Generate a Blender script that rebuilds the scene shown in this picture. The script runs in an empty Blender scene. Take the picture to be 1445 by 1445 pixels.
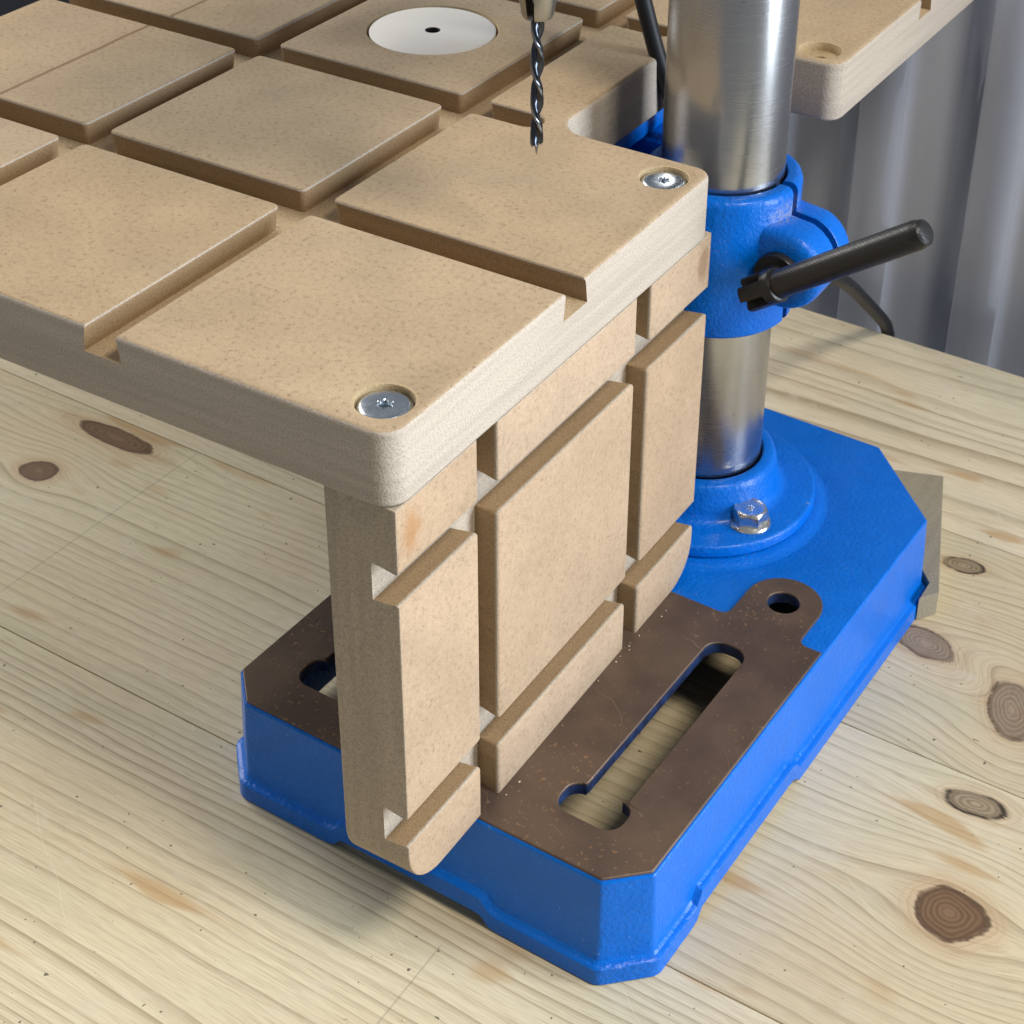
import bpy, bmesh, math, random
from mathutils import Vector, Matrix
random.seed(7)
S = bpy.context.scene
COL = S.collection
R = math.radians

# ------------------------------------------------------------------ camera
CAM_F, CAM_PITCH, CAM_YAW, CAM_ROLL = 2516.06, 0.5374, 0.5127, 0.0269
CAM_POS = (247.64, -329.27, 285.65)           # mm
CAM_PP = (108.75, -279.31)                    # principal point offset of the cropped photograph, px of 1445
fwd = Vector((-math.sin(CAM_YAW)*math.cos(CAM_PITCH), math.cos(CAM_YAW)*math.cos(CAM_PITCH), -math.sin(CAM_PITCH)))
rt = Vector((math.cos(CAM_YAW), math.sin(CAM_YAW), 0)); up = rt.cross(fwd)
c_, s_ = math.cos(CAM_ROLL), math.sin(CAM_ROLL)
rt2 = c_*rt + s_*up; up2 = -s_*rt + c_*up
cd = bpy.data.cameras.new('camera'); cam = bpy.data.objects.new('camera', cd); COL.objects.link(cam)
m = Matrix((rt2, up2, -fwd)).transposed().to_4x4(); m.translation = Vector(CAM_POS)*0.001
cam.matrix_world = m
cd.sensor_width = 36; cd.lens = CAM_F/1445*36
cd.shift_x = -CAM_PP[0]/1445; cd.shift_y = CAM_PP[1]/1445
cd.clip_start = 0.02; cd.clip_end = 60
cd.dof.use_dof = True; cd.dof.focus_distance = 0.62; cd.dof.aperture_fstop = 45
S.camera = cam

# ------------------------------------------------------------------ light
W = bpy.data.worlds.new('World'); S.world = W; W.use_nodes = True
bg = W.node_tree.nodes['Background']; bg.inputs[0].default_value = (0.95, 0.97, 1.0, 1); bg.inputs[1].default_value = 0.27
S.cycles.max_bounces = 6; S.cycles.diffuse_bounces = 3; S.cycles.glossy_bounces = 3; S.cycles.transmission_bounces = 0; S.cycles.volume_bounces = 0
S.cycles.caustics_reflective = False; S.cycles.caustics_refractive = False

def area(name, loc, target, sx, sy, power, color):
    l = bpy.data.lights.new(name, 'AREA'); l.shape = 'RECTANGLE'; l.size = sx; l.size_y = sy
    l.energy = power; l.color = color
    o = bpy.data.objects.new(name, l); COL.objects.link(o); o.location = loc
    o.rotation_euler = (Vector(target)-Vector(loc)).to_track_quat('-Z', 'Y').to_euler()
    return o
area('doorway_daylight', (1.85, 0.80, 0.35), (0.0, 0.15, -0.1), 1.1, 1.5, 108, (0.83, 0.91, 1.0))
area('left_fill_light', (-2.3, 0.55, 1.05), (-0.1, 0.15, -0.15), 1.5, 1.3, 66, (1.0, 0.97, 0.92))  # added fill, no known window: lifts the shaded bench from the left
area('workshop_lamp', (0.86, -0.07, 1.34), (-0.05, 0.1, -0.05), 0.32, 0.32, 17.0, (1.0, 0.89, 0.74))
S.view_settings.view_transform = 'Standard'; S.view_settings.look = 'None'
S.view_settings.exposure = 0.0; S.view_settings.gamma = 1.0

# ------------------------------------------------------------------ node helper
class V:
    """a shader socket with arithmetic"""
    def __init__(s, nt, sock): s.nt, s.s = nt, sock
    def _m(s, op, *a, clamp=False):
        n = s.nt.nodes.new('ShaderNodeMath'); n.operation = op; n.use_clamp = clamp
        for i, x in enumerate((s,)+a):
            if isinstance(x, V): s.nt.links.new(x.s, n.inputs[i])
            else: n.inputs[i].default_value = x
        return V(s.nt, n.outputs[0])
    def __add__(s, o): return s._m('ADD', o)
    __radd__ = __add__
    def __sub__(s, o): return s._m('SUBTRACT', o)
    def __rsub__(s, o): return (s*-1)+o
    def __mul__(s, o): return s._m('MULTIPLY', o)
    __rmul__ = __mul__
    def __truediv__(s, o): return s._m('DIVIDE', o)
    def pw(s, e): return s._m('POWER', e)
    def ab(s): return s._m('ABSOLUTE')
    def fract(s): return s._m('FRACT')
    def sin(s): return s._m('SINE')
    def exp(s): return s._m('EXPONENT')
    def sqrt(s): return s._m('SQRT')
    def mx(s, o): return s._m('MAXIMUM', o)
    def mn(s, o): return s._m('MINIMUM', o)
    def sstep(s, a, b):
        n = s.nt.nodes.new('ShaderNodeMapRange'); n.interpolation_type = 'SMOOTHSTEP'
        s.nt.links.new(s.s, n.inputs[0]); n.inputs[1].default_value = a; n.inputs[2].default_value = b
        return V(s.nt, n.outputs[0])
    def lin(s, a, b, c=0, d=1):
        n = s.nt.nodes.new('ShaderNodeMapRange')
        s.nt.links.new(s.s, n.inputs[0]); n.inputs[1].default_value = a; n.inputs[2].default_value = b
        n.inputs[3].default_value = c; n.inputs[4].default_value = d
        return V(s.nt, n.outputs[0])

class M:
    def __init__(s, name, color=(.5,.5,.5), rough=.5, metal=0.0, spec=.5):
        s.mat = bpy.data.materials.new(name); s.mat.use_nodes = True; s.nt = s.mat.node_tree
        s.b = s.nt.nodes['Principled BSDF']
        s.b.inputs['Base Color'].default_value = (*color, 1); s.b.inputs['Roughness'].default_value = rough
        s.b.inputs['Metallic'].default_value = metal; s.b.inputs['Specular IOR Level'].default_value = spec
        tc = s.nt.nodes.new('ShaderNodeTexCoord')
        mp = s.nt.nodes.new('ShaderNodeVectorMath'); mp.operation = 'SCALE'; mp.inputs['Scale'].default_value = 1000
        s.nt.links.new(tc.outputs['Object'], mp.inputs[0]); s.co = mp.outputs[0]      # millimetres
        sp = s.nt.nodes.new('ShaderNodeSeparateXYZ'); s.nt.links.new(s.co, sp.inputs[0])
        s.x, s.y, s.z = (V(s.nt, sp.outputs[i]) for i in range(3))
    def vec(s, x, y, z=0.0):
        n = s.nt.nodes.new('ShaderNodeCombineXYZ')
        for i, v in enumerate((x, y, z)):
            if isinstance(v, V): s.nt.links.new(v.s, n.inputs[i])
            else: n.inputs[i].default_value = v
        return n.outputs[0]
    def noise(s, co=None, scale=1.0, detail=2.0, rough=.5, dist=0.0, dim='3D'):
        n = s.nt.nodes.new('ShaderNodeTexNoise'); n.noise_dimensions = dim
        s.nt.links.new(co if co is not None else s.co, n.inputs['Vector'])
        n.inputs['Scale'].default_value = scale; n.inputs['Detail'].default_value = detail
        n.inputs['Roughness'].default_value = rough; n.inputs['Distortion'].default_value = dist
        return V(s.nt, n.outputs[0])
    def vor(s, co=None, scale=1.0):
        n = s.nt.nodes.new('ShaderNodeTexVoronoi'); s.nt.links.new(co if co is not None else s.co, n.inputs['Vector'])
        n.inputs['Scale'].default_value = scale
        return V(s.nt, n.outputs['Distance'])
    def mixc(s, fac, a, b, mode='MIX'):
        n = s.nt.nodes.new('ShaderNodeMix'); n.data_type = 'RGBA'; n.blend_type = mode
        if isinstance(fac, V): s.nt.links.new(fac.s, n.inputs[0])
        else: n.inputs[0].default_value = fac
        for i, v in ((6, a), (7, b)):
            if isinstance(v, tuple): n.inputs[i].default_value = (*v, 1)
            else: s.nt.links.new(v, n.inputs[i])
        return n.outputs[2]
    def color(s, sock): s.nt.links.new(sock, s.b.inputs['Base Color'])
    def rough(s, v): s.nt.links.new(v.s, s.b.inputs['Roughness'])
    def bump(s, h, strength=.3, dist=.001):
        n = s.nt.nodes.new('ShaderNodeBump'); n.inputs['Strength'].default_value = strength; n.inputs['Distance'].default_value = dist
        s.nt.links.new(h.s, n.inputs['Height']); s.nt.links.new(n.outputs[0], s.b.inputs['Normal'])

def lin(r, g, b):
    return tuple(((v/255)/12.92 if v/255 <= .04045 else ((v/255+.055)/1.055)**2.4) for v in (r, g, b))

# ------------------------------------------------------------------ materials
def fibres(mt, scale=.9, w=.05):
    """short curly hairs of random direction: level lines of one noise cut into pieces by another"""
    n = mt.noise(None, scale, 1.0, .6); cut = mt.noise(None, scale*.55, 1.0)
    dark = (n-.5).ab().sstep(w, w*.2)*cut.sstep(.50, .66)
    pale = (n-.43).ab().sstep(w, w*.2)*cut.sstep(.50, .36)
    return dark, pale

def mdf(name, base, dark_fleck=.62, marks=None):
    mt = M(name, base, .8, 0, .12)
    big = mt.noise(None, .03, 2, .55); fine = mt.noise(None, 2.2, 1.0, .7)
    col = mt.mixc(big.sstep(.3, .72), tuple(v*.92 for v in base), tuple(min(1, v*1.06) for v in base))
    col = mt.mixc(fine.sstep(.54, .76)*.46, col, (base[0]*1.22, base[1]*1.22, base[2]*1.2))
    col = mt.mixc(fine.sstep(.47, .25)*.55, col, (base[0]*.60, base[1]*.56, base[2]*.50))
    fl, l1 = fibres(mt)
    col = mt.mixc(fl*dark_fleck, col, (base[0]*.34, base[1]*.28, base[2]*.24))
    col = mt.mixc(l1*.40, col, (min(1, base[0]*1.35), min(1, base[1]*1.38), min(1, base[2]*1.45)))
    if marks: col = marks(mt, col)
    oi = mt.nt.nodes.new('ShaderNodeObjectInfo'); hs = mt.nt.nodes.new('ShaderNodeHueSaturation')
    mt.nt.links.new(V(mt.nt, oi.outputs['Random']).lin(0, 1, .93, 1.05).s, hs.inputs['Value']); mt.nt.links.new(V(mt.nt, oi.outputs['Random']).lin(0, 1, 1.06, .92).s, hs.inputs['Saturation'])
    mt.nt.links.new(col, hs.inputs['Color']); col = hs.outputs[0]
    mt.color(col)
    mt.bump(mt.noise(None, 1.3, 0, .7), .15, .0003)
    return mt

def top_marks(mt, col):
    # brown sawn line across the left-hand pads, dusty smudges by the drilling place
    wob = mt.noise(mt.vec(mt.y*.03, 0.0, 5.0), 1.0, 2)
    d = (mt.x+264.5+(wob-.5)*3.0).ab()
    k = d.sstep(1.5, .3)*mt.z.sstep(-1.2, -.4)
    col = mt.mixc(k*.72, col, (.17, .09, .04))
    g = mt.noise(mt.vec(mt.x*.022, mt.y*.022, 8.0), 1.0, 2).sstep(.50, .74)
    col = mt.mixc(g*.16, col, (.22, .20, .17))
    return col
def panel_marks(mt, col):
    n = mt.noise(None, .22, 3, .6)
    a = (mt.y-9.0)/6.0; b = (mt.z+39.0)/11.0
    k = ((a*a+b*b).sqrt()+(n-.5)*1.4).sstep(1.05, .2)
    a2 = (mt.y-197.0)/5.0; b2 = (mt.z+38.0)/10.0
    k2 = ((a2*a2+b2*b2).sqrt()+(n-.5)*1.6).sstep(1.1, .3)
    col = mt.mixc(k*.55, col, (.36, .17, .06)); return mt.mixc(k2*.6, col, (.22, .13, .06))
MDF_TOP = mdf('mdf_face', (.415, .314, .200), marks=top_marks)
MDF_PANEL = mdf('mdf_panel_face', (.425, .315, .218), .50, marks=panel_marks)

def mdf_edge(name, base, axis):
    mt = M(name, base, .85, 0, .1)
    lay = mt.noise(mt.vec((mt.x+mt.y)*.012, mt.z*.24, 1.0) if axis == 'z' else mt.vec((mt.z+mt.y)*.012, mt.x*.24, 1.0), 1.0, 1, .6)
    fine = mt.noise(None, 1.5, 2, .7)
    col = mt.mixc(lay.sstep(.32, .7), tuple(v*.92 for v in base), tuple(min(1, v*1.04) for v in base))
    col = mt.mixc(fine.sstep(.52, .30)*.75, col, tuple(v*.62 for v in base))
    col = mt.mixc(fine.sstep(.55, .74)*.6, col, tuple(min(1, v*1.35) for v in base))
    mt.color(col); mt.bump(mt.noise(None, 1.4, 1, .7), .35, .0006)
    return mt
MDF_EDGE = mdf_edge('mdf_cut_edge', (.470, .412, .348), 'z')
MDF_EDGE_V = mdf_edge('mdf_cut_edge_upright', (.440, .372, .290), 'x')
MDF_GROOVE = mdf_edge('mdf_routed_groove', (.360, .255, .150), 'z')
MDF_TFLOOR = mdf_edge('mdf_table_groove_floor', (.46, .35, .22), 'z')
MDF_FLOOR = mdf_edge('mdf_groove_floor', (.42, .36, .29), 'z')

def blue_paint():
    mt = M('blue_enamel', lin(0, 90, 198), .34, 0, .22)
    n1 = mt.noise(None, .8, 1, .6); n2 = mt.noise(None, .09, 1)
    col = mt.mixc(n2, lin(0, 93, 188), lin(0, 103, 204))
    dust = n1.sstep(.62, .78)*n2.sstep(.45, .75)
    col = mt.mixc(dust*.22, col, lin(150, 165, 190))
    a = (mt.x-6.0)/9.0; b = (mt.y-252.0)/14.0; c = (mt.z+36.0)/7.0
    dd = (a*a+b*b+c*c).sqrt().sstep(1.1, .3)*n1.sstep(.3, .6)
    col = mt.mixc(dd*.6, col, lin(150, 150, 150))
    spk = mt.noise(None, .42, 0).sstep(.865, .88)
    col = mt.mixc(spk*.3, col, lin(170, 190, 215))
    mt.color(col); mt.rough(n2.lin(.2, .8, .28, .38)); mt.bump(mt.noise(None, .55, 2, .6), .55, .0008)
    mt.b.inputs['Coat Weight'].default_value = .10; mt.b.inputs['Coat Roughness'].default_value = .12
    return mt
BLUE = blue_paint()

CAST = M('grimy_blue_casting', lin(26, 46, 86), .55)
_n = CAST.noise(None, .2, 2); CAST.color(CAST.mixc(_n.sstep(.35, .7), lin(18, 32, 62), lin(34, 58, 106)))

def brown_iron():
    mt = M('machined_iron', lin(92, 72, 60), .42, .25, .5)
    big = mt.noise(None, .035, 3); fine = mt.noise(None, .9, 3, .65)
    col = mt.mixc(big.sstep(.35, .7), lin(80, 66, 59), lin(101, 84, 71))
    sp = mt.noise(None, .62, 1).sstep(.64, .74)*mt.noise(None, .03, 2).sstep(.42, .60)
    col = mt.mixc(sp*.6, col, lin(160, 122, 84))
    sp2 = mt.noise(None, .7, 0).sstep(.80, .83)
    col = mt.mixc(sp2*.3, col, lin(170, 150, 125))
    scr = ((mt.y*.9+mt.x*.5+mt.noise(None, .03, 2)*40)*.043).fract()
    ln = (scr-.5).ab().sstep(.006, .001)*mt.noise(None, .05, 1, .5).sstep(.56, .64)
    col = mt.mixc(ln*.5, col, lin(170, 140, 110))
    mt.color(col); mill = mt.noise(mt.vec(mt.x*.9, mt.y*.02, 0.0), 1.0, 1)
    mt.rough((fine*.2+mill*.3)+.22); mt.bump(fine, .10, .0004)
    return mt
IRON = brown_iron()

def steel(name, col, rough, streak='z', bumpy=.05):
    mt = M(name, col, rough, 1.0)
    ring = mt.noise(mt.vec(mt.x*.02, mt.y*.02, mt.z*1.8), 1.0, 3, .7)
    blot = mt.noise(None, .05, 3)
    c2 = mt.mixc(blot.sstep(.35, .75)*.6, col, tuple(v*.80 for v in col))
    sp = mt.noise(None, .5, 1).sstep(.76, .80)
    c2 = mt.mixc(sp*.5, c2, tuple(v*.35 for v in col))
    mt.color(c2); mt.rough((ring*.16+blot*.12)+(rough-.14)); mt.bump(ring, bumpy, .0002)
    mt.b.inputs['Anisotropic'].default_value = .3
    return mt
STEEL = steel('brushed_steel_tube', (.46, .465, .475), .25)
CHUCK = steel('chuck_steel', (.36, .34, .31), .30)
ZINC = M('zinc_plate', (.60, .66, .72), .22, 1.0)
_n = ZINC.noise(None, .5, 2); ZINC.rough(_n.lin(.2, .8, .14, .32))
BOLT = M('bright_bolt', (.72, .72, .70), .26, 1.0); _n = BOLT.noise(None, .6, 3); BOLT.rough(_n.lin(.2, .8, .18, .36)); BOLT.bump(_n, .03, .0002)
BIT = M('drill_steel', (.060, .068, .085), .20, 1.0); _n = BIT.noise(None, .5, 2); BIT.rough(_n.lin(.2, .8, .12, .32))
BITEDGE = M('ground_land', (.26, .27, .30), .2, 1.0)
BLACK = M('black_oxide', (.011, .011, .012), .4, .0, .35)
_n = BLACK.noise(None, .5, 3); BLACK.rough(_n.lin(.2, .8, .25, .5)); BLACK.bump(_n, .12, .0003)
def knurled():
    mt = M('black_knurl', (.012, .012, .013), .4, .0, .3)
    a = ((mt.x*.6+mt.z*2.6+mt.y*1.9)*2.1).sin()
    mt.bump(a, .10, .0002); n = mt.noise(None, .5, 2)
    mt.color(mt.mixc(n.sstep(.66, .76)*.4, (.015, .015, .016), (.07, .065, .055))); mt.rough(n.lin(.2, .8, .28, .46))
    return mt
KNURL = knurled()
RUBBER = M('black_cable_sheath', (.010, .011, .014), .5, 0, .35)
_n = RUBBER.noise(None, .3, 2); RUBBER.bump(_n, .05, .0004)
NAVY = M('navy_plastic', (.006, .010, .022), .5)
_n = NAVY.noise(None, .05, 3); NAVY.color(NAVY.mixc(_n, (.005, .008, .018), (.012, .018, .035)))
INSERT = M('insert_birch', (.74, .70, .64), .5, 0, .3)
_n = INSERT.noise(INSERT.vec(INSERT.x*.05, INSERT.y*.5, 0.0), 1.0, 3); _n2 = INSERT.noise(None, .05, 3)
INSERT.color(INSERT.mixc(_n*.5+_n2*.5, (.82, .78, .71), (.90, .88, .83)))
BORE = M('shaded_bore', (.012, .010, .008), .8)  # hole wall near black: the shade inside the hole is put into its colour
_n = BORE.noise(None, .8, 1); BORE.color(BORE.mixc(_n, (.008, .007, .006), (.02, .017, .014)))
DUST = M('mdf_dust', (.60, .50, .36), .9, 0, .1)
_n = DUST.noise(None, 1.0, 2); DUST.color(DUST.mixc(_n, (.45, .34, .2), (.74, .66, .52)))

def wall_mat():
    mt = M('grey_cladding', lin(152, 164, 188), .5, 0, .5)
    n = mt.noise(mt.vec(mt.x*.05, mt.y*.05, mt.z*.006), 1.0, 2); f = mt.noise(None, .8, 1)
    mt.color(mt.mixc(n.sstep(.3, .7), lin(148, 154, 168), lin(160, 166, 179)))
    mt.bump(f, .06, .0004); mt.rough(n.lin(.3, .7, .38, .5)); return mt
WALL = wall_mat()

def pine(name, seed, knots, tint=(1, 1, 1), period=5.2, lines=()):
    """flat-sawn pine: latewood lines along x that swerve around the knots (mm)"""
    mt = M(name, (.5, .4, .26), .58, 0, .3)
    ysl = mt.y + mt.x*.022
    wob = mt.noise(mt.vec(mt.x*.0045+seed, mt.y*.012, seed), 1.0, 2, .5)
    wob2 = mt.noise(mt.vec(mt.x*.03+seed, mt.y*.06, seed+4), 1.0, 0, .5)
    v = ysl + (wob-.5)*15.0 + (wob2-.5)*1.4
    cores = []
    jag = mt.noise(None, .055, 1.5, .5) if knots else None
    for (kx, ky, ra, rb, ang, kind) in knots:
        c, s = math.cos(ang), math.sin(ang)
        dx = mt.x-kx; dy = mt.y-ky
        a = (dx*c+dy*s)/ra; b = (dy*c-dx*s)/rb
        d = (a*a+b*b).sqrt() + (jag-.5)*.65
        e = ((a*a)*-.13+(b*b)*-.16).exp()
        v = v - dy*e*.93
        cores.append((d, kind, jag))
    # ring density varies over the board
    dn = mt.noise(mt.vec(v*.018, seed*1.3, mt.x*.0006), 1.0, 1)
    w = v/period + dn*9.0 + seed
    saw = w.fract()
    idn = mt.noise(mt.vec(w*.9, seed, 0.0), 1.0, 0)
    late = saw.pw(3.6)*(1-saw.sstep(.93, 1.0))
    late = late*idn.lin(.28, .72, .05, 1.25)
    streak = mt.noise(mt.vec(mt.x*.02, v*1.3, seed), 1.0, 1, .65)
    fine = mt.noise(mt.vec(mt.x*.10, v*3.5, seed), 1.0, 0, .7)
    cloud = mt.noise(mt.vec(mt.x*.006+seed, mt.y*.012, 2.0), 1.0, 1)
    pale = tuple(a*b for a, b in zip((.665, .600, .440), tint)); warm = tuple(a*b for a, b in zip((.640, .552, .388), tint))
    green = tuple(a*b for a, b in zip((.570, .530, .380), tint))
    col = mt.mixc(cloud.sstep(.35, .65), pale, warm)
    gr = mt.noise(mt.vec(mt.x*.009+seed*3, mt.y*.022, 7.0), 1.0, 1)
    col = mt.mixc(gr.sstep(.52, .70)*.65, col, green)
    col = mt.mixc(streak.sstep(.45, .75)*.35, col, tuple(x*.72 for x in warm))
    col = mt.mixc((late*.74).mn(.66), col, (.250, .185, .105))
    col = mt.mixc(fine.sstep(.52, .30)*.28, col, (.30, .23, .14))
    # worn pale scuffs, brown drips, dark specks
    sc = mt.noise(mt.vec(mt.x*.05, mt.y*.07, seed+2), 1.0, 3, .7)
    scm = sc.sstep(.56, .74)
    col = mt.mixc(scm*.40, col, (.63, .57, .46))
    st = mt.noise(mt.vec(mt.x*.018+9*seed, mt.y*.06, 3.0), 1.0, 1)
    col = mt.mixc(st.sstep(.64, .74)*.55, col, (.42, .235, .075))
    dk = mt.noise(None, .45, 0).sstep(.845, .86)
    col = mt.mixc(dk*.8, col, (.04, .03, .02))
    hair = ((mt.x*.8+mt.y*1.1+wob*60)*.021).fract()
    hl = (hair-.5).ab().sstep(.005, .001)*gr.sstep(.55, .62)
    col = mt.mixc(hl*.45, col, (.75, .70, .60))
    for d, kind, jag in cores:
        # growth rings close round the knot, then the dead wood itself
        rg = (d*(4.6 if kind == 'red' else 4.0)+streak*.5).fract().pw(2.6)
        col = mt.mixc(rg*d.sstep(1.75, 1.15)*.42, col, (.30, .19, .10))
        halo = d.sstep(2.1, .9)
        col = mt.mixc(halo*(.42 if kind == 'red' else .26), col, (.50, .31, .165))
        ringn = (d*(38.0 if kind != 'dark' else 26.0)+jag*4.0+fine*1.6).sin()*.5+.5
        brown = (.100, .050, .024) if kind == 'red' else ((.150, .098, .066) if kind == 'grey' else (.11, .078, .048))
        brown2 = (.190, .115, .064) if kind == 'red' else ((.275, .220, .165) if kind == 'grey' else (.34, .27, .175))
        kc = mt.mixc(ringn*.7+fine*.3, brown, brown2)
        kc = mt.mixc(d.sstep(.4, .0)*.35, kc, tuple(v*1.6 for v in brown2))
        kc = mt.mixc(d.sstep(.72, 1.0)*.55, kc, tuple(v*.55 for v in brown))
        col = mt.mixc(d.sstep(1.12, .90)*(.94 if kind == 'red' else .82), col, kc)
        rim = ((d-1.0+(fine-.5)*.16)*(6 if kind == 'dark' else 9)).ab().sstep(1.0, .1)*sc.sstep(.38, .52)
        col = mt.mixc(rim*(.92 if kind == 'dark' else .75), col, (.028, .017, .011) if kind == 'dark' else (.070, .036, .020))
    for (lx, y0, y1, sl) in lines:                      # pencil lines ruled across the board
        k = (mt.x-lx-(mt.y-y0)*sl).ab().sstep(.55, .15)*mt.y.sstep(y0, y0+3)*mt.y.sstep(y1, y1-3)
        col = mt.mixc(k*.3, col, (.12, .10, .08))
    mt.color(col)
    mt.bump(mt.noise(mt.vec(mt.x*.06, ysl*2.2, seed), 1.0, 1, .7), .16, .0005); mt.rough(streak.lin(.3, .7, .5, .68))
    return mt

# ------------------------------------------------------------------ mesh helpers (all in mm, world coordinates)
def tag(o, label=None, cat=None, group=None, kind=None):
    if label: o['label'] = label
    if cat: o['category'] = cat
    if group: o['group'] = group
    if kind: o['kind'] = kind
    return o
def thing(name, loc, label, cat, group=None):
    o = bpy.data.objects.new(name, None); COL.objects.link(o); o.location = Vector(loc)*.001
    o.empty_display_size = .02
    return tag(o, label, cat, group)
def mesh_obj(name, bm, mats, parent=None, smooth=35, recalc=True):
    if recalc: bmesh.ops.recalc_face_normals(bm, faces=bm.faces)
    for v in bm.verts: v.co *= .001
    me = bpy.data.meshes.new(name); bm.to_mesh(me); bm.free()
    for mt in (mats if isinstance(mats, (list, tuple)) else [mats]): me.materials.append(mt.mat)
    if smooth:
        for p in me.polygons: p.use_smooth = True
        me.set_sharp_from_angle(angle=R(smooth))
    o = bpy.data.objects.new(name, me); COL.objects.link(o)
    if parent is not None:
        o.parent = parent
        o.location = -parent.location if parent.type == 'EMPTY' else Vector((0, 0, 0))
    return o
def bevel_mod(o, w, seg=2, ang=35):
    md = o.modifiers.new('edge', 'BEVEL'); md.width = w*.001; md.segments = seg; md.limit_method = 'ANGLE'; md.angle_limit = R(ang)
    md.harden_normals = True
    return o

def round_poly(pts, rad, tags=None, seg=6):
    """corner rounding of a CCW polygon; returns points and one tag per edge (edge i goes from point i to i+1)"""
    n = len(pts); out = []; ot = []
    tags = tags or ['o']*n
    for i in range(n):
        p = Vector(pts[i]); a = Vector(pts[i-1]); b = Vector(pts[(i+1) % n]); r = rad[i] if isinstance(rad, (list, tuple)) else rad
        if r <= 0: out.append((p.x, p.y)); ot.append(tags[i]); continue
        d1 = (a-p).normalized(); d2 = (b-p).normalized()
        ang = d1.angle(d2); t = r/math.tan(ang/2); cc = p+(d1+d2).normalized()*(r/math.sin(ang/2))
        p1 = p+d1*t; p2 = p+d2*t
        a1 = math.atan2(p1.y-cc.y, p1.x-cc.x); a2 = math.atan2(p2.y-cc.y, p2.x-cc.x)
        da = (a2-a1+math.pi) % (2*math.pi)-math.pi
        k = max(2, seg)
        for j in range(k+1):
            aa = a1+da*j/k; out.append((cc.x+r*math.cos(aa), cc.y+r*math.sin(aa)))
            ot.append(tags[i] if j == k else (tags[i] if tags[i] == tags[i-1] else 'o'))
    return out, ot
def inset(pts, dist):
    """inward offset of a CCW polygon with one distance for each edge"""
    n = len(pts); res = []
    for i in range(n):
        p = Vector(pts[i]); a = Vector(pts[i-1]); b = Vector(pts[(i+1) % n])
        e1 = (p-a).normalized(); e2 = (b-p).normalized()
        n1 = Vector((-e1.y, e1.x)); n2 = Vector((-e2.y, e2.x)); d1 = dist[i-1]; d2 = dist[i]
        det = n1.x*n2.y-n1.y*n2.x
        if abs(det) < 1e-4: q = p+n1*((d1+d2)/2)
        else: q = p+Vector(((d1*n2.y-d2*n1.y)/det, (n1.x*d2-n2.x*d1)/det))
        res.append((q.x, q.y))
    return res
def circle(cx, cy, r, n=32): return [(cx+r*math.cos(2*math.pi*i/n), cy+r*math.sin(2*math.pi*i/n)) for i in range(n)]
def ring_faces(bm, A, B, mi=0):
    n = len(A)
    for i in range(n):
        f = bm.faces.new((A[i], A[(i+1) % n], B[(i+1) % n], B[i])); f.material_index = mi
def cap(bm, loops, mi=0):
    es = []
    for L in loops:
        n = len(L)
        for i in range(n):
            e = bm.edges.get((L[i], L[(i+1) % n])) or bm.edges.new((L[i], L[(i+1) % n])); es.append(e)
    if len(loops) == 1 and len(loops[0]) <= 64:
        f = bm.faces.new(loops[0]); f.material_index = mi
        bmesh.ops.triangulate(bm, faces=[f]); 
        return
    g = bmesh.ops.triangle_fill(bm, edges=es, use_beauty=True)
    for f in g['geom']:
        if isinstance(f, bmesh.types.BMFace): f.material_index = mi
def lathe(bm, prof, cx=0, cy=0, n=64, mi=0, close=False):
    """profile [(r, z)] round a vertical axis; returns rings"""
    rings = []
    for r, z in prof:
        rings.append([bm.verts.new((cx+r*math.cos(2*math.pi*i/n), cy+r*math.sin(2*math.pi*i/n), z)) for i in range(n)])
    for a, b in zip(rings, rings[1:]): ring_faces(bm, a, b, mi)
    if close: ring_faces(bm, rings[-1], rings[0], mi)
    return rings
def tube(bm, pts, rad, n=12, mi=0, capends=True):
    pts = [Vector(p) for p in pts]; rings = []
    t = (pts[1]-pts[0]).normalized(); ref = Vector((0, 0, 1)) if abs(t.z) < .9 else Vector((1, 0, 0))
    u = t.cross(ref).normalized()
    for i, p in enumerate(pts):
        t2 = (pts[min(i+1, len(pts)-1)]-pts[max(i-1, 0)]).normalized()
        u = (u-t2*u.dot(t2)).normalized(); w = t2.cross(u); r = rad[i] if isinstance(rad, (list, tuple)) else rad
        rings.append([bm.verts.new(p+r*(math.cos(2*math.pi*k/n)*u+math.sin(2*math.pi*k/n)*w)) for k in range(n)])
    for a, b in zip(rings, rings[1:]): ring_faces(bm, a, b, mi)
    if capends:
        for L in (rings[0], rings[-1]): f = bm.faces.new(L); f.material_index = mi
    return rings
def spline(P, k=10):
    P = [Vector(p) for p in P]; out = []
    for i in range(len(P)-1):
        p0 = P[max(i-1, 0)]; p1 = P[i]; p2 = P[i+1]; p3 = P[min(i+2, len(P)-1)]
        for j in range(k):
            t = j/k
            out.append(.5*((2*p1)+(p2-p0)*t+(2*p0-5*p1+4*p2-p3)*t*t+(3*p1-p0-3*p2+p3)*t**3))
    out.append(P[-1]); return out
def prism(bm, outline, f3, h0, h1, mi=0, holes=(), top=True, bottom=True):
    """extrude a 2D outline; f3(a, b, h) gives the 3D point"""
    loops = [outline]+list(holes); T = []; B = []
    for L in loops:
        a = [bm.verts.new(f3(x, y, h1)) for x, y in L]; b = [bm.verts.new(f3(x, y, h0)) for x, y in L]
        ring_faces(bm, a, b, mi); T.append(a); B.append(b)
    if top: cap(bm, T, mi)
    if bottom: cap(bm, B, mi)

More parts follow.
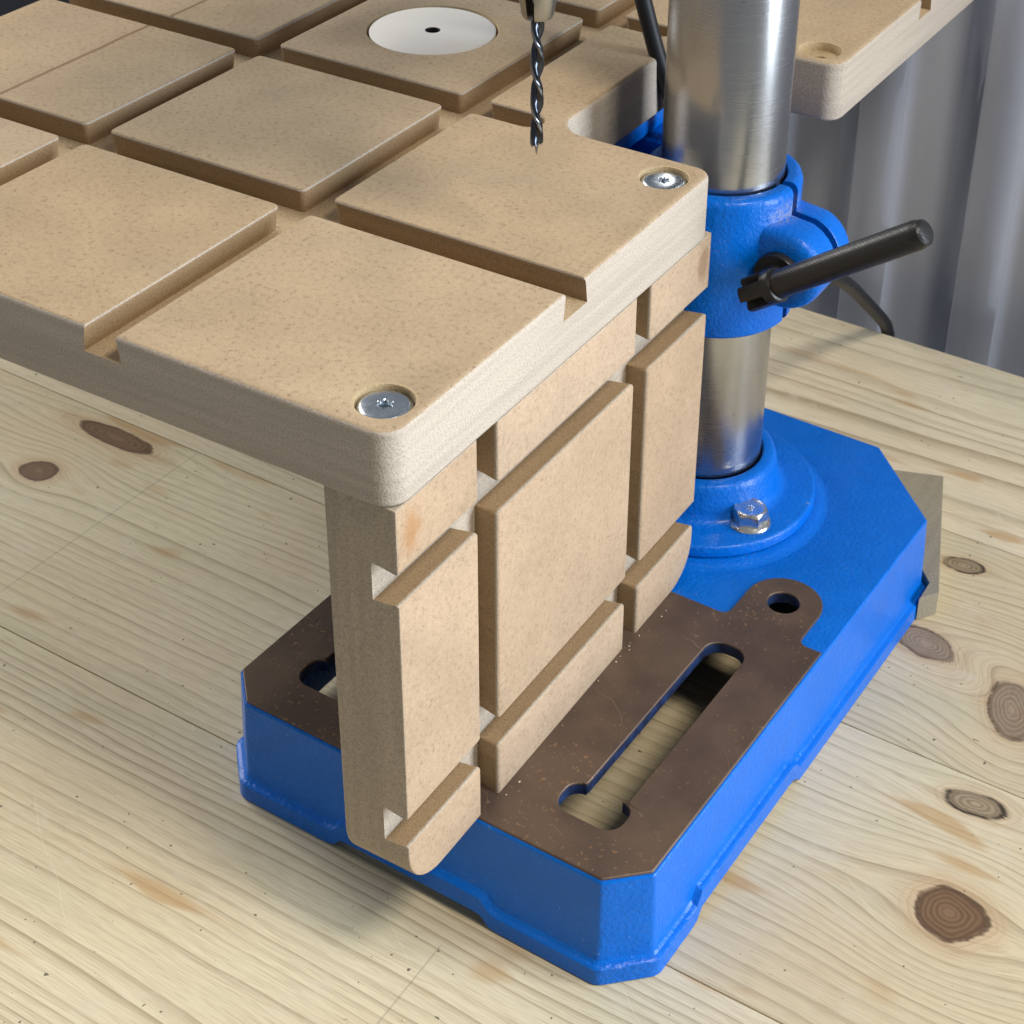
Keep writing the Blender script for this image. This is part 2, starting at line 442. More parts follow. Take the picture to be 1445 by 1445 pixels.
# ------------------------------------------------------------------ workbench
ZB = -234.0
TH = -0.022
bench = thing('workbench', (0, 250, ZB), 'pale pine plank workbench top with knots and grain under the drill press', 'workbench')
knots2 = [(-332.8, 156.4, 9.5, 7.5, 0.1, 'red'), (-321, 197.5, 24, 6.5, -.05, 'red'), (146.7, 131.0, 13.0, 11.5, -.1, 'red'), (137.0, 187.5, 12, 6.5, .1, 'dark')]
knots3 = [(86.3, 266.5, 14.5, 8.5, -.25, 'grey'), (131.5, 246.0, 10.0, 16, .45, 'grey'), (81.0, 327.0, 9.5, 5.0, .1, 'dark')]
pl = [(-246, -87.2, 'a', [(-40, -150, 9, 7, 0, 'red')], 3.3, 5.5), (-86.9, 58.3, 'b', [(-330, 20, 10, 8, 0, 'red')], 1.7, 5.6),
      (58.6, 203.5, 'c', knots2, 5.9, 6.2), (203.8, 349.4, 'd', knots3, 8.2, 4.6), (349.7, 507.0, 'e', [(330, 420, 10, 7, 0, 'red')], 11.4, 12.0)]
for (y0, y1, nm, kn, sd, per) in pl:
    bm = bmesh.new()
    x0, x1 = -760, 640; e = 1.0 if nm != 'e' else 1.0
    prof = [(y0, ZB-40), (y0, ZB-.8), (y0+.2, ZB-.25), (y0+.7, ZB)]
    if nm == 'e': prof += [(y1-9, ZB), (y1-5.5, ZB-.9), (y1-2.5, ZB-3.0), (y1-.8, ZB-6.0), (y1, ZB-10), (y1, ZB-40)]
    else: prof += [(y1-.7, ZB), (y1-.2, ZB-.25), (y1, ZB-.8), (y1, ZB-40)]
    A = [bm.verts.new((x0, y-TH*0-.022*x0, z)) for y, z in prof]; B = [bm.verts.new((x1, y-.022*x1, z)) for y, z in prof]
    ring_faces(bm, A, B); bm.faces.new(A); bm.faces.new(B)
    tint = {'a': (1, 1, 1), 'b': (1.0, 1.0, .98), 'c': (1.0, .99, .95), 'd': (.95, .94, .90), 'e': (1.06, 1.08, 1.13)}[nm]
    mesh_obj('plank', bm, pine('pine_'+nm, sd, kn, tint, per, {'c': [(-280.5, 78, 214, .025)], 'b': [(-4, -40, 24, 0.0)]}.get(nm, ())), bench, smooth=30)

# ------------------------------------------------------------------ wall of ribbed cladding
bm = bmesh.new(); per = 68.5; xs = []
x = -73.9-per*18
for k in range(34):
    xs += [(x-1.0, 558.5), (x, 545.0), (x+1.0, 544.4), (x+25.8, 544.4), (x+26.6, 545.0), (x+33, 550.0), (x+40, 554.4), (x+47, 557.0), (x+54, 558.2)]
    x += per
lo = [bm.verts.new((a, b, -900)) for a, b in xs]; hi = [bm.verts.new((a, b, 500)) for a, b in xs]
for i in range(len(xs)-1): bm.faces.new((lo[i], lo[i+1], hi[i+1], hi[i]))
o = mesh_obj('wall', bm, WALL, smooth=28); tag(o, kind='structure')
md = o.modifiers.new('sheet', 'SOLIDIFY'); md.thickness = .001; md.offset = -1

# ------------------------------------------------------------------ drill press
CX, CY = -22.3, 256.0
ZM = -186.6; ZD = ZM-1.0                     # machined surface, painted deck
BTH = -0.0303
cb, sb = math.cos(BTH), math.sin(BTH)
def loc(u, v, z=None):
    x, y = CX+u*cb-v*sb, CY+u*sb+v*cb
    return (x, y) if z is None else (x, y, z)
press = thing('drill_press', (CX, CY, ZB), 'blue bench drill press with steel column and slotted cast iron base', 'drill press')

def subdiv(pts, step=3.5):
    out = []
    for i in range(len(pts)):
        a = Vector(pts[i]); b = Vector(pts[(i+1) % len(pts)]); k = max(1, int((b-a).length/step))
        for j in range(k): q = a.lerp(b, j/k); out.append((q.x, q.y))
    return out
corner = [(-79, -213.3), (79, -213.3), (92.4, -200.3), (92.8, 37), (52.5, 76.5), (-52.5, 76.5), (-92.8, 37), (-92.4, -200.3)]
outl, _ = round_poly(corner, 2.2, seg=3); outl = subdiv(outl)
def slot(sx):
    L = [(46, -193.5), (72, -193.5), (72, -178.5), (68.3, -178.5), (68.3, -84), (51.5, -84), (51.5, -178.5), (46, -178.5)]
    rr = [6.5, 6.5, 5.5, 1.8, 7.0, 7.0, 1.8, 5.5]
    if sx < 0: L = [(-u, v) for u, v in L][::-1]; rr = rr[::-1]
    return round_poly(L, rr, seg=6)[0]
SL = [slot(1), slot(-1)]; BH = [circle(65.5, -49, 6.7, 28), circle(-65.5, -49, 6.7, 28)]
def foot(u, v):
    """0 over a foot, 1 over the raised stretch between feet"""
    def sm(x, a, b): t = min(1, max(0, (x-a)/(b-a))); return t*t*(3-2*t)
    if v < -206: return 1-sm(abs(u), 31, 37)
    if abs(u) > 88: return sm(v, -176, -171)*(1-sm(v, -96, -91)) if v < -20 else 0
    return 0
bm = bmesh.new(); rings = []
N = len(outl)
def ring(off, zf):
    q = inset(outl, [-off]*N)
    return [bm.verts.new(loc(a, b, zf(*outl[i]))) for i, (a, b) in enumerate(q)]
zl = lambda u, v: -225.6+5.8*foot(u, v)      # crease above the foot flange
zb = lambda u, v: ZB+5.2*foot(u, v)
rings.append(ring(-1.0, lambda u, v: ZD)); rings.append(ring(-.35, lambda u, v: ZD-.15)); rings.append(ring(.1, lambda u, v: ZD-.9))
rings.append(ring(.9, lambda u, v: -205)); rings.append(ring(1.5, lambda u, v: zl(u, v)+3.0)); rings.append(ring(1.9, lambda u, v: zl(u, v)+1.2))
rings.append(ring(2.8, lambda u, v: zl(u, v)+.2)); rings.append(ring(3.9, lambda u, v: zl(u, v)-.1)); rings.append(ring(4.6, lambda u, v: zl(u, v)-.7))
rings.append(ring(4.9, lambda u, v: zb(u, v)+.8)); rings.append(ring(4.3, zb)); rings.append(ring(-2.5, zb)); rings.append(ring(-4.5, lambda u, v: ZD-4.5))
for a, b in zip(rings, rings[1:]): ring_faces(bm, a, b)
tops = [rings[0]]; bots = [rings[-1]]
for h in SL+BH:
    a = [bm.verts.new(loc(u, v, ZD)) for u, v in h]; b = [bm.verts.new(loc(u, v, ZD-4.5)) for u, v in h]
    ring_faces(bm, a, b, 1); tops.append(a); bots.append(b)
cap(bm, tops); cap(bm, bots, 1)
base = mesh_obj('base', bm, [BLUE, CAST], press, smooth=28)

# machined face: front table of the base with two eared bolt holes
def machined():
    i1 = .9
    L = [(-79+.4, -213.3+i1), (79-.4, -213.3+i1), (92.4-i1, -200.3+.4), (92.6-i1, -68), (81.5, -68), (81.5, -49)]
    rr = [1.5, 1.5, 1.5, 0, 3.5, 0]
    arc = [(65.5+16*math.cos(R(a)), -49+16*math.sin(R(a))) for a in range(12, 170, 12)]
    L += arc+[(49.5, -49), (49.5, -68)]; rr += [0]*len(arc)+[0, 3.5]
    L += [(-49.5, -68), (-49.5, -49)]+[(-a, b) for a, b in arc[::-1]]+[(-81.5, -49), (-81.5, -68), (-92.6+i1, -68), (-92.4+i1, -200.3+.4)]
    rr += [3.5, 0]+[0]*len(arc)+[0, 3.5, 0, 1.5]
    return round_poly(L, rr, seg=4)[0]
bm = bmesh.new()
ol = machined()
hol = [inset(h, [-.15]*len(h)) if False else h for h in SL+BH]
loops_t = []
for k, L in enumerate([ol]+hol):
    g = inset(L, [.35]*len(L)) if k == 0 else inset(L, [-.3]*len(L))
    a = [bm.verts.new(loc(u, v, ZM)) for u, v in g]; b = [bm.verts.new(loc(u, v, ZM-.3)) for u, v in L]; c = [bm.verts.new(loc(u, v, ZD-.02)) for u, v in L]
    ring_faces(bm, a, b); ring_faces(bm, b, c); loops_t.append(a)
cap(bm, loops_t)
mesh_obj('machined_face', bm, IRON, base, smooth=25)['label'] = 'dark brown bare machined face of the base'

# raised round pad, flange, boss
bm = bmesh.new()
lathe(bm, [(58, ZD-.3), (55.5, ZD+.15), (53.6, ZD+.9), (52.2, ZD+1.7), (46, ZD+1.9)], CX, CY, 96)
mesh_obj('flange_pad', bm, BLUE, base, smooth=50)
bm = bmesh.new()
zf = ZD+2.6
lathe(bm, [(30, zf-.2), (49.6, zf-.2), (50.2, zf+.4), (50.2, zf+4.4), (49.7, zf+5.2), (48.6, zf+5.6), (38, zf+5.9), (35.6, zf+6.6), (34.2, zf+8.0), (33.3, zf+10.5), (32.0, -165.5), (31.2, -163.2), (29.8, -162.0), (26.4, -161.8), (25.6, -162.4), (25.5, -172)], CX, CY, 128)
mesh_obj('flange', bm, BLUE, press, smooth=40)
bm = bmesh.new()
lathe(bm, [(24.8, -172), (24.8, 345), (24.3, 346), (.01, 346)], CX, CY, 128)
colm = mesh_obj('column', bm, STEEL, press, smooth=40)

# flange bolts
def hexbolt(cx, cy, z0, rot):
    bm = bmesh.new()
    lathe(bm, [(9.2, z0), (9.3, z0+.6), (8.8, z0+1.4), (6.6, z0+2.0), (6.0, z0+2.0)], cx, cy, 40)
    AF = 6.9
    hx = [(cx+AF/math.cos(R(30))*math.cos(R(60*i)+rot), cy+AF/math.cos(R(30))*math.sin(R(60*i)+rot)) for i in range(6)]
    hp = subdiv(hx, 1.6); ins = lambda d, z: [bm.verts.new((cx+(x-cx)*d, cy+(y-cy)*d, z)) for x, y in hp]
    def lim(rad, z):
        o = []
        for x, y in hp:
            d = math.hypot(x-cx, y-cy); k = min(1, rad/d); o.append(bm.verts.new((cx+(x-cx)*k, cy+(y-cy)*k, z)))
        return o
    rr = [ins(1, z0+1.6), ins(1, z0+6.4), lim(7.45, z0+7.2), lim(6.75, z0+7.9), lim(6.1, z0+8.1), lim(5.4, z0+7.75), lim(1.2, z0+7.6)]
    for a, b in zip(rr, rr[1:]): ring_faces(bm, a, b)
    bm.faces.new(rr[-1])
    for a, b in ((-1.3, .9), (-.2, 1.3), (.9, .9), (-.7, -.3), (.5, -.3), (-1.0, -1.4), (.2, -1.5), (1.1, -1.2)):
        lathe(bm, [(.38, z0+7.5), (.34, z0+7.95), (.01, z0+8.0)], cx+a, cy+b, 8)
    return bm
for k in range(3):
    a = R(-30+120*k)
    mesh_obj('flange_bolt', hexbolt(CX+37.2*math.cos(a), CY+37.2*math.sin(a), zf+5.7, R(22+37*k)), BOLT, press, smooth=30)

# split collar carrying the table, with clamp lugs
bm = bmesh.new()
ZC0, ZC1 = -88.5, -26.8
gap = math.asin(2.0/30); n = 110
prof = [(25.6, ZC0), (31.0, ZC0), (32.1, ZC0+1.2), (32.2, ZC1-3.2), (31.6, ZC1-1.4), (30.3, ZC1-.3), (28.6, ZC1), (26.2, ZC1-.1), (25.6, ZC1-.8)]
rg = []
for i in range(n+1):
    a = gap+(2*math.pi-2*gap)*i/n
    rg.append([bm.verts.new((CX+r*math.cos(a), CY+r*math.sin(a), z)) for r, z in prof])
for a, b in zip(rg, rg[1:]): ring_faces(bm, a, b)
bm.faces.new(rg[0]); bm.faces.new(rg[-1])
LX, LZ, LR = 13.2, -56.0, 17.4
def lug(y0, y1):
    arc = [(LX+LR*math.cos(R(a)), LZ+LR*math.sin(R(a))) for a in range(-84, 78, 9)]
    L = [(-12, LZ-LR)]+arc+[(LX-1, LZ+LR*.985)]+[(5.5, LZ+LR+.6), (1.5, LZ+LR+2.6), (-3, LZ+LR+7)]+[(-12, LZ+LR+9)]
    m_ = 5.0; rr = []
    for d, y in ((m_*.95, y0), (m_*.62, y0+.6), (m_*.28, y0+m_*.3), (m_*.07, y0+m_*.65), (0, y0+m_), (0, y1-m_), (m_*.07, y1-m_*.65), (m_*.28, y1-m_*.3), (m_*.62, y1-.6), (m_*.95, y1)):
        if y0 > 255 and y < y0+m_: d = 0 if y != y0 else .3     # square edge along the saw cut
        if y1 < 257 and y > y1-m_: d = 0 if y != y1 else .3
        q = inset(L, [d]*len(L)); rr.append([bm.verts.new((a, y, b)) for a, b in q])
    for a, b in zip(rr, rr[1:]): ring_faces(bm, a, b)
    bm.faces.new(rr[0]); bm.faces.new(rr[-1])
lug(237.5, CY-2.0); lug(CY+2.0, 271.0)
# arm running under the wooden table, with a cross pad
def cbox(bm, x0, x1, y0, y1, z0, z1, r=2.0):
    L, _ = round_poly([(x0, y0), (x1, y0), (x1, y1), (x0, y1)], r, seg=3)
    rr = []
    for d, z in ((r*.9, z0), (r*.25, z0+r*.3), (0, z0+r), (0, z1-r), (r*.25, z1-r*.3), (r*.9, z1)):
        rr.append([bm.verts.new((a, b, z)) for a, b in inset(L, [d]*len(L))])
    for a, b in zip(rr, rr[1:]): ring_faces(bm, a, b)
    bm.faces.new(rr[0]); bm.faces.new(rr[-1])
cbox(bm, -150, -46, CY-15, CY+15, -78, -38, 3)
cbox(bm, -240, -72, CY-62, CY+62, -38.4, -27.2, 3)
cbox(bm, -96, -60, CY+28, CY+52, -74, -38.6, 3)
collar = mesh_obj('table_collar', bm, BLUE, press, smooth=32)

# clamp lever and its bolt
bm = bmesh.new()
def disc_y(bm, cx, cz, prof, n=36):
    rr = [[bm.verts.new((cx+r*math.cos(2*math.pi*i/n), y, cz+r*math.sin(2*math.pi*i/n))) for i in range(n)] for r, y in prof]
    for a, b in zip(rr, rr[1:]): ring_faces(bm, a, b)
    return rr
disc_y(bm, LX+.5, -56, [(.01, 221.5), (5.0, 221.6), (6.0, 222.6), (6.0, 232.5), (9.2, 233), (9.6, 233.6), (9.6, 236.4), (9.0, 237.0), (5, 237), (5, 240)])
lev = mesh_obj('clamp_bolt', bm, BLACK, press, smooth=35)
H0 = Vector((9.6, 217.6, -57.6)); H1 = Vector((78.6, 210.5, -6.8))
ax = (H1-H0).normalized(); ua = ax.cross(Vector((0, 0, 1))).normalized(); wa = ax.cross(ua)
def axring(bm, d, rad, n=64):
    return [bm.verts.new(H0+ax*d+(rad(2*math.pi*i/n) if callable(rad) else rad)*(math.cos(2*math.pi*i/n)*ua+math.sin(2*math.pi*i/n)*wa)) for i in range(n)]
star = lambda a: 6.8 if (abs(((a+.35) % (math.pi/2))-math.pi/4) > .27) else 3.4
ster = lambda a: 5.5 if (abs(((a+.35) % (math.pi/2))-math.pi/4) > .27) else 3.2
bm = bmesh.new()
rr = [axring(bm, 0, ster), axring(bm, .9, star), axring(bm, 11.5, star), axring(bm, 11.6, 6.8), axring(bm, 15.3, 6.85), axring(bm, 15.9, 6.5), axring(bm, 16.2, 5.6)]
for a, b in zip(rr, rr[1:]): ring_faces(bm, a, b)
bm.faces.new(rr[0])
mesh_obj('lever_hub', bm, BLACK, press, smooth=35)
Ltot = (H1-H0).length
bm = bmesh.new()
rr = [axring(bm, 15.0, 5.5), axring(bm, Ltot-4, 5.6), axring(bm, Ltot-3.4, 5.45), axring(bm, Ltot-.8, 4.9), axring(bm, Ltot, 4.0), axring(bm, Ltot+.15, 3.7)]
for a, b in zip(rr, rr[1:]): ring_faces(bm, a, b)
bm.faces.new(rr[-1])
mesh_obj('clamp_lever', bm, KNURL, press, smooth=35)

# head, quill and chuck above the wooden table
SX, SY = -23.8, 115.5
bm = bmesh.new()
cbox(bm, CX-38, CX+38, SY-42, CY+40, 185, 262, 10)
mesh_obj('head', bm, BLUE, press, smooth=35)
bm = bmesh.new(); lathe(bm, [(.01, 142), (18, 142), (19, 143), (19, 186)], SX, SY, 48); mesh_obj('quill', bm, STEEL, press)
bm = bmesh.new()
lathe(bm, [(3.5, 91), (8.5, 91.5), (9.5, 93), (15.2, 103), (16, 105), (16, 122), (15.2, 123.4), (15.2, 125), (16.5, 126), (16.5, 138), (15.5, 139.5), (9, 141), (9, 143)], SX, SY, 56)
chuck = mesh_obj('chuck', bm, CHUCK, press, smooth=35)
for k in range(3):
    bm = bmesh.new(); a0 = R(-24+120*k); rr = []
    for z, ro in ((81.6, 3.9), (82.0, 4.6), (83.4, 5.2), (88, 5.9), (96, 7.0)):
        L = []
        for t in (-46, -30, -15, 0, 15, 30, 46): L.append((SX+ro*math.cos(a0+R(t)), SY+ro*math.sin(a0+R(t)), z))
        for t in (40, 0, -40): L.append((SX+2.15*math.cos(a0+R(t)), SY+2.15*math.sin(a0+R(t)), z))
        rr.append([bm.verts.new(p) for p in L])
    for a, b in zip(rr, rr[1:]): ring_faces(bm, a, b)
    bm.faces.new(rr[0]); bm.faces.new(rr[-1])
    mesh_obj('chuck_jaw', bm, CHUCK, chuck, smooth=30)

# ------------------------------------------------------------------ drill bit held in the chuck
bit = thing('drill_bit', (SX, SY, 36), 'dark twist bit with brad point held in the chuck', 'drill bit')
bm = bmesh.new(); n = 48; RB = 2.15; rings = []
zt, zt1 = 38.6, 90.0; pitch = 25.7
steps = 90
for k in range(steps+1):
    z = zt+(zt1-zt)*k/steps; tw = -2*math.pi*(z-zt)/pitch+.9
    L = []
    for i in range(n):
        a = 2*math.pi*i/n; p = (a % math.pi)/math.pi        # two-fold
        if p < .13: r = RB
        elif p < .36: r = RB*.90
        else: q = (p-.36)/.64; r = RB*(.90-.60*math.sin(math.pi*q)**.8+.10*q)
        L.append(bm.verts.new((SX+r*math.cos(a+tw), SY+r*math.sin(a+tw), z)))
    rings.append(L)
for a, b in zip(rings, rings[1:]):
    for i in range(n):
        f = bm.faces.new((a[i], a[(i+1) % n], b[(i+1) % n], b[i])); f.material_index = 1 if ((i % (n//2))/(n/2)) < .13 else 0
f = bm.faces.new(rings[0]); bm.faces.new(rings[-1])
mesh_obj('flutes', bm, [BIT, BITEDGE], bit, smooth=40)
bm = bmesh.new(); lathe(bm, [(1.0, 39.2), (.55, 37.4), (.32, 35.8), (.02, 34.6)], SX, SY, 12); mesh_obj('brad_point', bm, BITEDGE, bit)
for k in range(2):
    bm = bmesh.new(); a = .9+math.pi*k+.25
    p = [(RB*.98, -.12, 38.8), (RB*.98, .5, 38.8), (RB*.55, .35, 38.8), (RB*.9, .0, 37.5)]
    vs = [bm.verts.new((SX+u*math.cos(a)-v*math.sin(a), SY+u*math.sin(a)+v*math.cos(a), z)) for u, v, z in p]
    for t in ((0, 1, 3), (1, 2, 3), (2, 0, 3), (0, 1, 2)): bm.faces.new([vs[i] for i in t])
    mesh_obj('spur', bm, BITEDGE, bit, smooth=0)

# ------------------------------------------------------------------ MDF table on the collar
T = 26.6; GD = 9.8                        # board thickness, groove depth
tab = thing('drill_table', (-160, CY, -T), 'mdf drill press table with crossing dovetail grooves and grooved side panel', 'table')
def pad(name, outline, tags, f3, mats, parent, depth=GD, r_out=1.6, r_in=.9, under=1.3, holes=()):
    """one raised field between grooves: rounded arrises, undercut groove walls. materials: face, outer edge, groove wall, hole"""
    bm = bmesh.new(); n = len(outline)
    hs = [0, .12, .35, .7, 1.0, 1.5, 2.0, 2.6, depth]; rings = []
    for h in hs:
        d = []
        for t in tags:
            r = r_out if t == 'o' else r_in
            v = r-math.sqrt(max(0, r*r-(r-h)**2)) if h < r else 0.0
            if t == 'g': v += under*(max(0, h-r_in)/(depth-r_in))
            d.append(v)
        rings.append([bm.verts.new(f3(a, b, h)) for a, b in inset(outline, d)])
    for k, (a, b) in enumerate(zip(rings, rings[1:])):
        for i in range(n):
            f = bm.faces.new((a[i], a[(i+1) % n], b[(i+1) % n], b[i]))
            rad = r_out if tags[i] == 'o' else r_in
            f.material_index = (1 if tags[i] == 'o' or hs[k] < rad*.95 else 2) if hs[k] >= rad*.2 else 0
    loops = [rings[0]]
    for (cx, cy, r, dep, r2) in holes:
        cs = [circle(cx, cy, r+.7, 40), circle(cx, cy, r+.2, 40), circle(cx, cy, r, 40), circle(cx, cy, r, 40)]
        hz = [0, .2, .7, dep]
        vr = [[bm.verts.new(f3(a, b, h)) for a, b in L] for L, h in zip(cs, hz)]
        for a, b in zip(vr, vr[1:]): ring_faces(bm, a, b, 3)
        loops.append(vr[0])
        if r2:
            v2 = [bm.verts.new(f3(a, b, dep)) for a, b in circle(cx, cy, r2, 40)]; v3 = [bm.verts.new(f3(a, b, depth if r2 > 10 else dep+9)) for a, b in circle(cx, cy, r2, 40)]
            ring_faces(bm, vr[-1], v2, 3); ring_faces(bm, v2, v3, 3)
            if r2 < 10: bm.faces.new(v3)
        else: f = bm.faces.new(vr[-1]); f.material_index = 3
    cap(bm, loops, 0)
    return mesh_obj(name, bm, mats, parent, smooth=40)
OFFCUT = mdf_edge('offcut_board', (.30, .265, .195), 'x')
HOLE = mdf_edge('mdf_counterbore', (.50, .39, .24), 'z')

f_top = lambda a, b, h: (a, b, -h)
# lower part of the board
XL, YF, NX, NY0, NY1 = -325.0, 514.0, -67.5, 201.3, 316.5
full = [(XL, 0), (0, 0), (0, NY0), (NX, NY0), (NX, NY1), (0, NY1), (0, YF), (XL, YF)]
frad = [10, 8, 7, 13, 13, 8, 12, 10]
def slab(name, pts, rad, f3, h0, h1, mat, parent, bev=1.8, topmat=None, holes=()):
    bm = bmesh.new(); L, _ = round_poly(pts, rad, seg=10); n = len(L)
    rr = []
    for d, h in ((0, h0), (0, h1-bev), (bev*.12, h1-bev*.5), (bev*.45, h1-bev*.15), (bev, h1)):
        rr.append([bm.verts.new(f3(a, b, h)) for a, b in inset(L, [d]*n)])
    for a, b in zip(rr, rr[1:]): ring_faces(bm, a, b)
    la, lb = [rr[0]], [rr[-1]]
    for (cx, cy, r) in holes:
        a = [bm.verts.new(f3(u, v, h0)) for u, v in circle(cx, cy, r, 40)]; b = [bm.verts.new(f3(u, v, h1)) for u, v in circle(cx, cy, r, 40)]
        ring_faces(bm, a, b); la.append(a); lb.append(b)
    cap(bm, la, 1); cap(bm, lb, 0)
    return mesh_obj(name, bm, [mat, topmat or mat], parent, smooth=40)
board = slab('tabletop', full, frad, f_top, GD, T, MDF_EDGE, tab, topmat=MDF_TFLOOR, holes=[(-162.8, 257.6, 22)])

XC = [(-102.3, 0.0), (-206.2, -115.0), (XL, -217.6)]
YR = [(0.0, 95.3), (107.9, 195.6), (208.0, 304.2), (316.6, 408.5), (421.0, YF)]
TM = [MDF_TOP, MDF_EDGE, MDF_GROOVE, HOLE]
SCREWS = [(-12.8, 14.8), (-13.0, 186.0)]
for ci, (xa, xb) in enumerate(XC):
    for ri, (ya, yb) in enumerate(YR):
        if ci == 0 and ri in (1, 2, 3): continue
        ta = 'o' if ri == 0 else 'g'; tb = 'o' if xb == 0 else 'g'; tc = 'o' if ri == 4 else 'g'; td = 'o' if xa == XL else 'g'
        def cr(t1, t2, big): return big if t1 == t2 == 'o' else (2.4 if t1 == t2 == 'g' else 0)
        rad = [cr(td, ta, 10), cr(ta, tb, 8), cr(tb, tc, 12), cr(tc, td, 10)]
        ol, tg = round_poly([(xa, ya), (xb, ya), (xb, yb), (xa, yb)], rad, [ta, tb, tc, td], seg=10 if max(rad) > 7 else 4)
        hl = []
        if ci == 0 and ri == 0: hl = [(SCREWS[0][0], SCREWS[0][1], 8.9, 5.5, 0)]
        if ci == 0 and ri == 4: hl = [(-14.3, 499.0, 9, 5.5, 3)]
        if ci == 1 and ri == 2: hl = [(-162.8, 257.6, 28.0, 6, 22)]
        pad('pad', ol, tg, f_top, TM, board, holes=hl)
# the field round the column, one piece with the bridge beside the notch
xa = -102.3
P_ = [(xa, 107.9), (0, 107.9), (0, NY0), (NX, NY0), (NX, NY1), (0, NY1), (0, 408.5), (xa, 408.5),
      (xa, 316.6), (-74, 316.6), (-74, 304.2), (xa, 304.2), (xa, 208.0), (-74, 208.0), (-74, 195.6), (xa, 195.6)]
tg_ = ['g', 'o', 'o', 'o', 'o', 'o', 'g', 'g', 'g', 'g', 'g', 'g', 'g', 'g', 'g', 'g']
rd_ = [2.4, 0, 7, 13, 13, 8, 0, 2.4, 2.4, 6.1, 6.1, 2.4, 2.4, 6.1, 6.1, 2.4]
ol, tg = round_poly(P_, rd_, tg_, seg=8)
pad('pad', ol, tg, f_top, TM, board, r_out=2.2, holes=[(SCREWS[1][0], SCREWS[1][1], 8.9, 5.5, 0), (-14.3, 328.3, 8.9, 4.2, 2.9)])

# upright side panel
XP, PY0, PY1, PZ0, PZ1 = -0.6, 1.6, 203.2, -186.7, -T-.25
f_pan = lambda a, b, h: (XP-h, a, b)
pm = [MDF_PANEL, MDF_EDGE_V, MDF_GROOVE, HOLE]
panel = slab('side_panel', [(PY0, PZ0), (PY1, PZ0), (PY1, PZ1), (PY0, PZ1)], [18, 17, 0, 0], f_pan, GD, T-.3, MDF_EDGE_V, tab, bev=1.0, topmat=MDF_FLOOR)
PYC = [(PY0, 44.6), (55.9, 146.2), (156.6, PY1)]
PZR = [(PZ0, -163.6), (-151.2, -62.2), (-50.3, PZ1)]
for ci, (a0, a1) in enumerate(PYC):
    for ri, (b0, b1) in enumerate(PZR):
        ta = 'o' if ri == 0 else 'g'; tb = 'o' if ci == 2 else 'g'; tc = 'o' if ri == 2 else 'g'; td = 'o' if ci == 0 else 'g'
        def cr(t1, t2, big): return big if t1 == t2 == 'o' else (1.6 if t1 == t2 == 'g' else 0)
        rad = [cr(td, ta, 18), cr(ta, tb, 17), 0 if tc == 'o' else cr(tb, tc, 0), 0 if tc == 'o' else cr(tc, td, 0)]
        ol, tg = round_poly([(a0, b0), (a1, b0), (a1, b1), (a0, b1)], rad, [ta, tb, tc, td], seg=10 if ri == 0 and ci != 1 else 4)
        pad('pad', ol, tg, f_pan, pm, panel, r_out=.6, r_in=1.1)

# countersunk connector screws
for (sx, sy) in SCREWS:
    bm = bmesh.new()
    z0 = -1.1
    n = 48
    sock = lambda i: 2.05+.42*math.cos(6*2*math.pi*i/n)
    rr = lathe(bm, [(8.4, z0-4.2), (8.45, z0-1.3), (8.1, z0-.8), (7.3, z0-.15), (6.9, z0), (3.6, z0)], sx, sy, n)
    def lobed(s, z): return [bm.verts.new((sx+sock(i)*s*math.cos(2*math.pi*i/n), sy+sock(i)*s*math.sin(2*math.pi*i/n), z)) for i in range(n)]
    a = lobed(1.12, z0); b = lobed(1.0, z0-.25); c = lobed(.92, z0-2.6)
    ring_faces(bm, rr[-1], a); ring_faces(bm, a, b); ring_faces(bm, b, c); bm.faces.new(c)
    mesh_obj('screw', bm, ZINC, board, smooth=40)

# ------------------------------------------------------------------ round insert
bm = bmesh.new()
n = 72
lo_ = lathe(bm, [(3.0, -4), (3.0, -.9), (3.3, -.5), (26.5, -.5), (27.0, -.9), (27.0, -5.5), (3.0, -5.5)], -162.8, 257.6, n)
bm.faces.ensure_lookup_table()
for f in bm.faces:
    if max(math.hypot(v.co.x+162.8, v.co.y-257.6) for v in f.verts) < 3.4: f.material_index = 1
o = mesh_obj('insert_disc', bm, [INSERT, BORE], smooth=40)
tag(o, 'pale round insert with a centre hole set into the mdf table', 'insert')

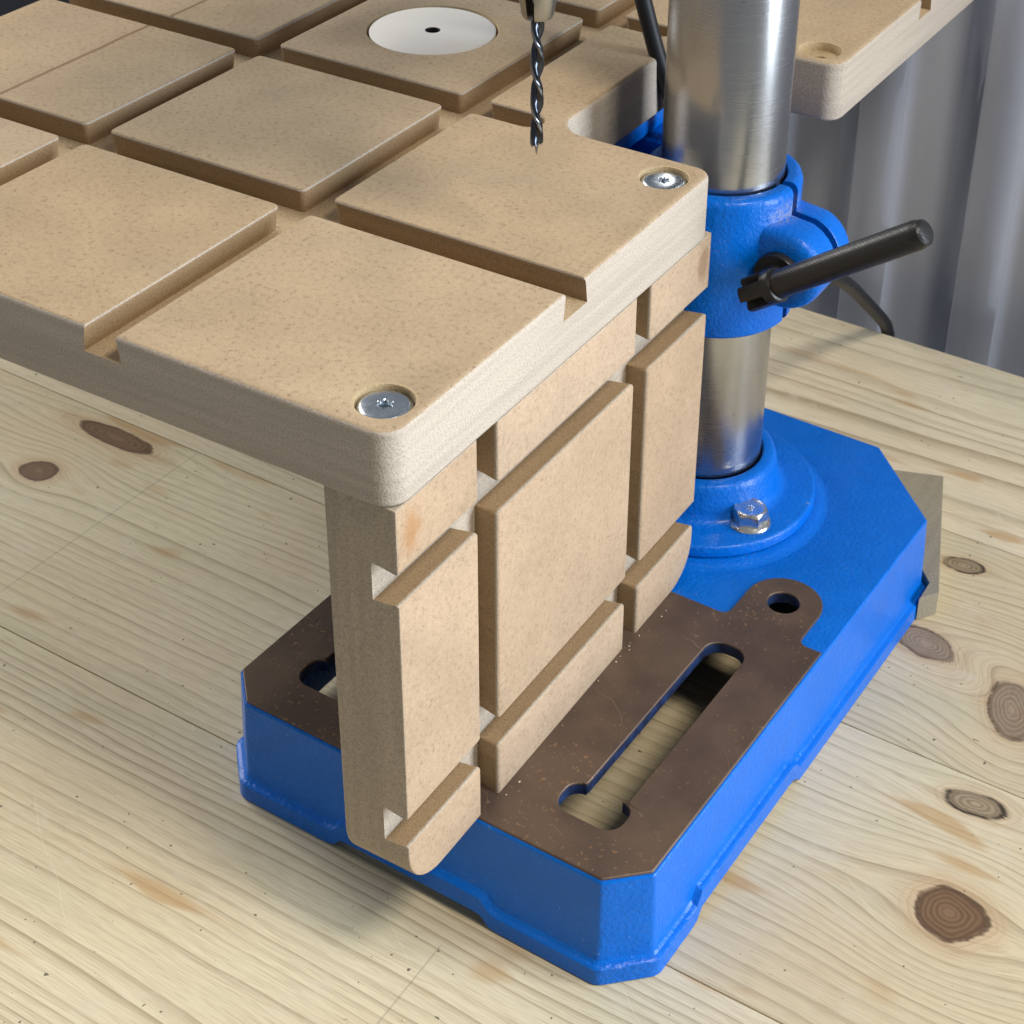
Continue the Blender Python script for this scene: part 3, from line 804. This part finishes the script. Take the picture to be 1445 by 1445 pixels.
# ------------------------------------------------------------------ offcut leaning by the base
bm = bmesh.new()
prism(bm, [(76.4, 278.0), (82.6, 287), (53.0, 372), (25.6, 362.5), (33, 339.0), (37.0, 335.5), (76.2, 291.5)], lambda a, b, h: (a, b, h), ZB+.1, ZB+12.5)
o = mesh_obj('board_offcut', bm, OFFCUT, smooth=20); bevel_mod(o, .5)
tag(o, 'small grey brown board offcut lying on the bench behind the blue base', 'offcut')

# ------------------------------------------------------------------ power cable
bm = bmesh.new()
pts = spline([(-130, 310, 330), (-104, 297, 120), (-84, 288, 45), (-73.5, 284.5, 14), (-62, 288, -20), (-42, 300, -70), (-30, 322, -100), (-21, 355, -119), (-19.2, 390, -141.5), (-23.5, 425, -165.5), (-26.6, 457, -190.5), (-28.3, 484, -212.5), (-29, 497, -223.5), (-29.3, 506, -233), (-29.6, 513.5, -247), (-30, 518, -275), (-34, 524, -420)], 12)
tube(bm, pts, 3.6, 16)
o = mesh_obj('power_cable', bm, RUBBER, smooth=60)
tag(o, 'black power cable hanging behind the steel column and over the bench edge', 'cable')

# ------------------------------------------------------------------ dark case at the far left
bm = bmesh.new()
cbox(bm, -760, -440, 330, 470, ZB, -60, 12)
o = mesh_obj('storage_case', bm, NAVY, smooth=35)
tag(o, 'dark navy case on the bench beyond the left table edge', 'case')

# ------------------------------------------------------------------ sawdust crumbs and chips
def crumb(bm, p, s):
    vs = [bm.verts.new(Vector(p)+Vector((random.uniform(-1, 1), random.uniform(-1, 1), random.uniform(0, 1.2)))*s) for _ in range(6)]
    try: bmesh.ops.convex_hull(bm, input=vs)
    except Exception: pass
bm = bmesh.new()
for _ in range(22): crumb(bm, (random.uniform(-2, 2)+2.0, random.choice([random.uniform(130, 180), random.uniform(48, 190)]), ZM+.1), random.uniform(.15, .55))
for _ in range(90): crumb(bm, (random.uniform(-230, 230), random.uniform(-120, 480), ZB+.05), random.uniform(.2, .75))
for _ in range(60):
    y = random.choice([random.uniform(95, 108), random.uniform(196, 208), random.uniform(304, 316)]); crumb(bm, (random.uniform(-260, -80), y, -GD+.05), random.uniform(.2, .8))
for _ in range(26): crumb(bm, (random.uniform(-300, -20), random.uniform(110, 300), .02), random.uniform(.12, .4))
o = mesh_obj('sawdust', bm, DUST, smooth=0)
tag(o, 'pale sawdust crumbs scattered over the bench, base and grooves', 'sawdust', kind='stuff')
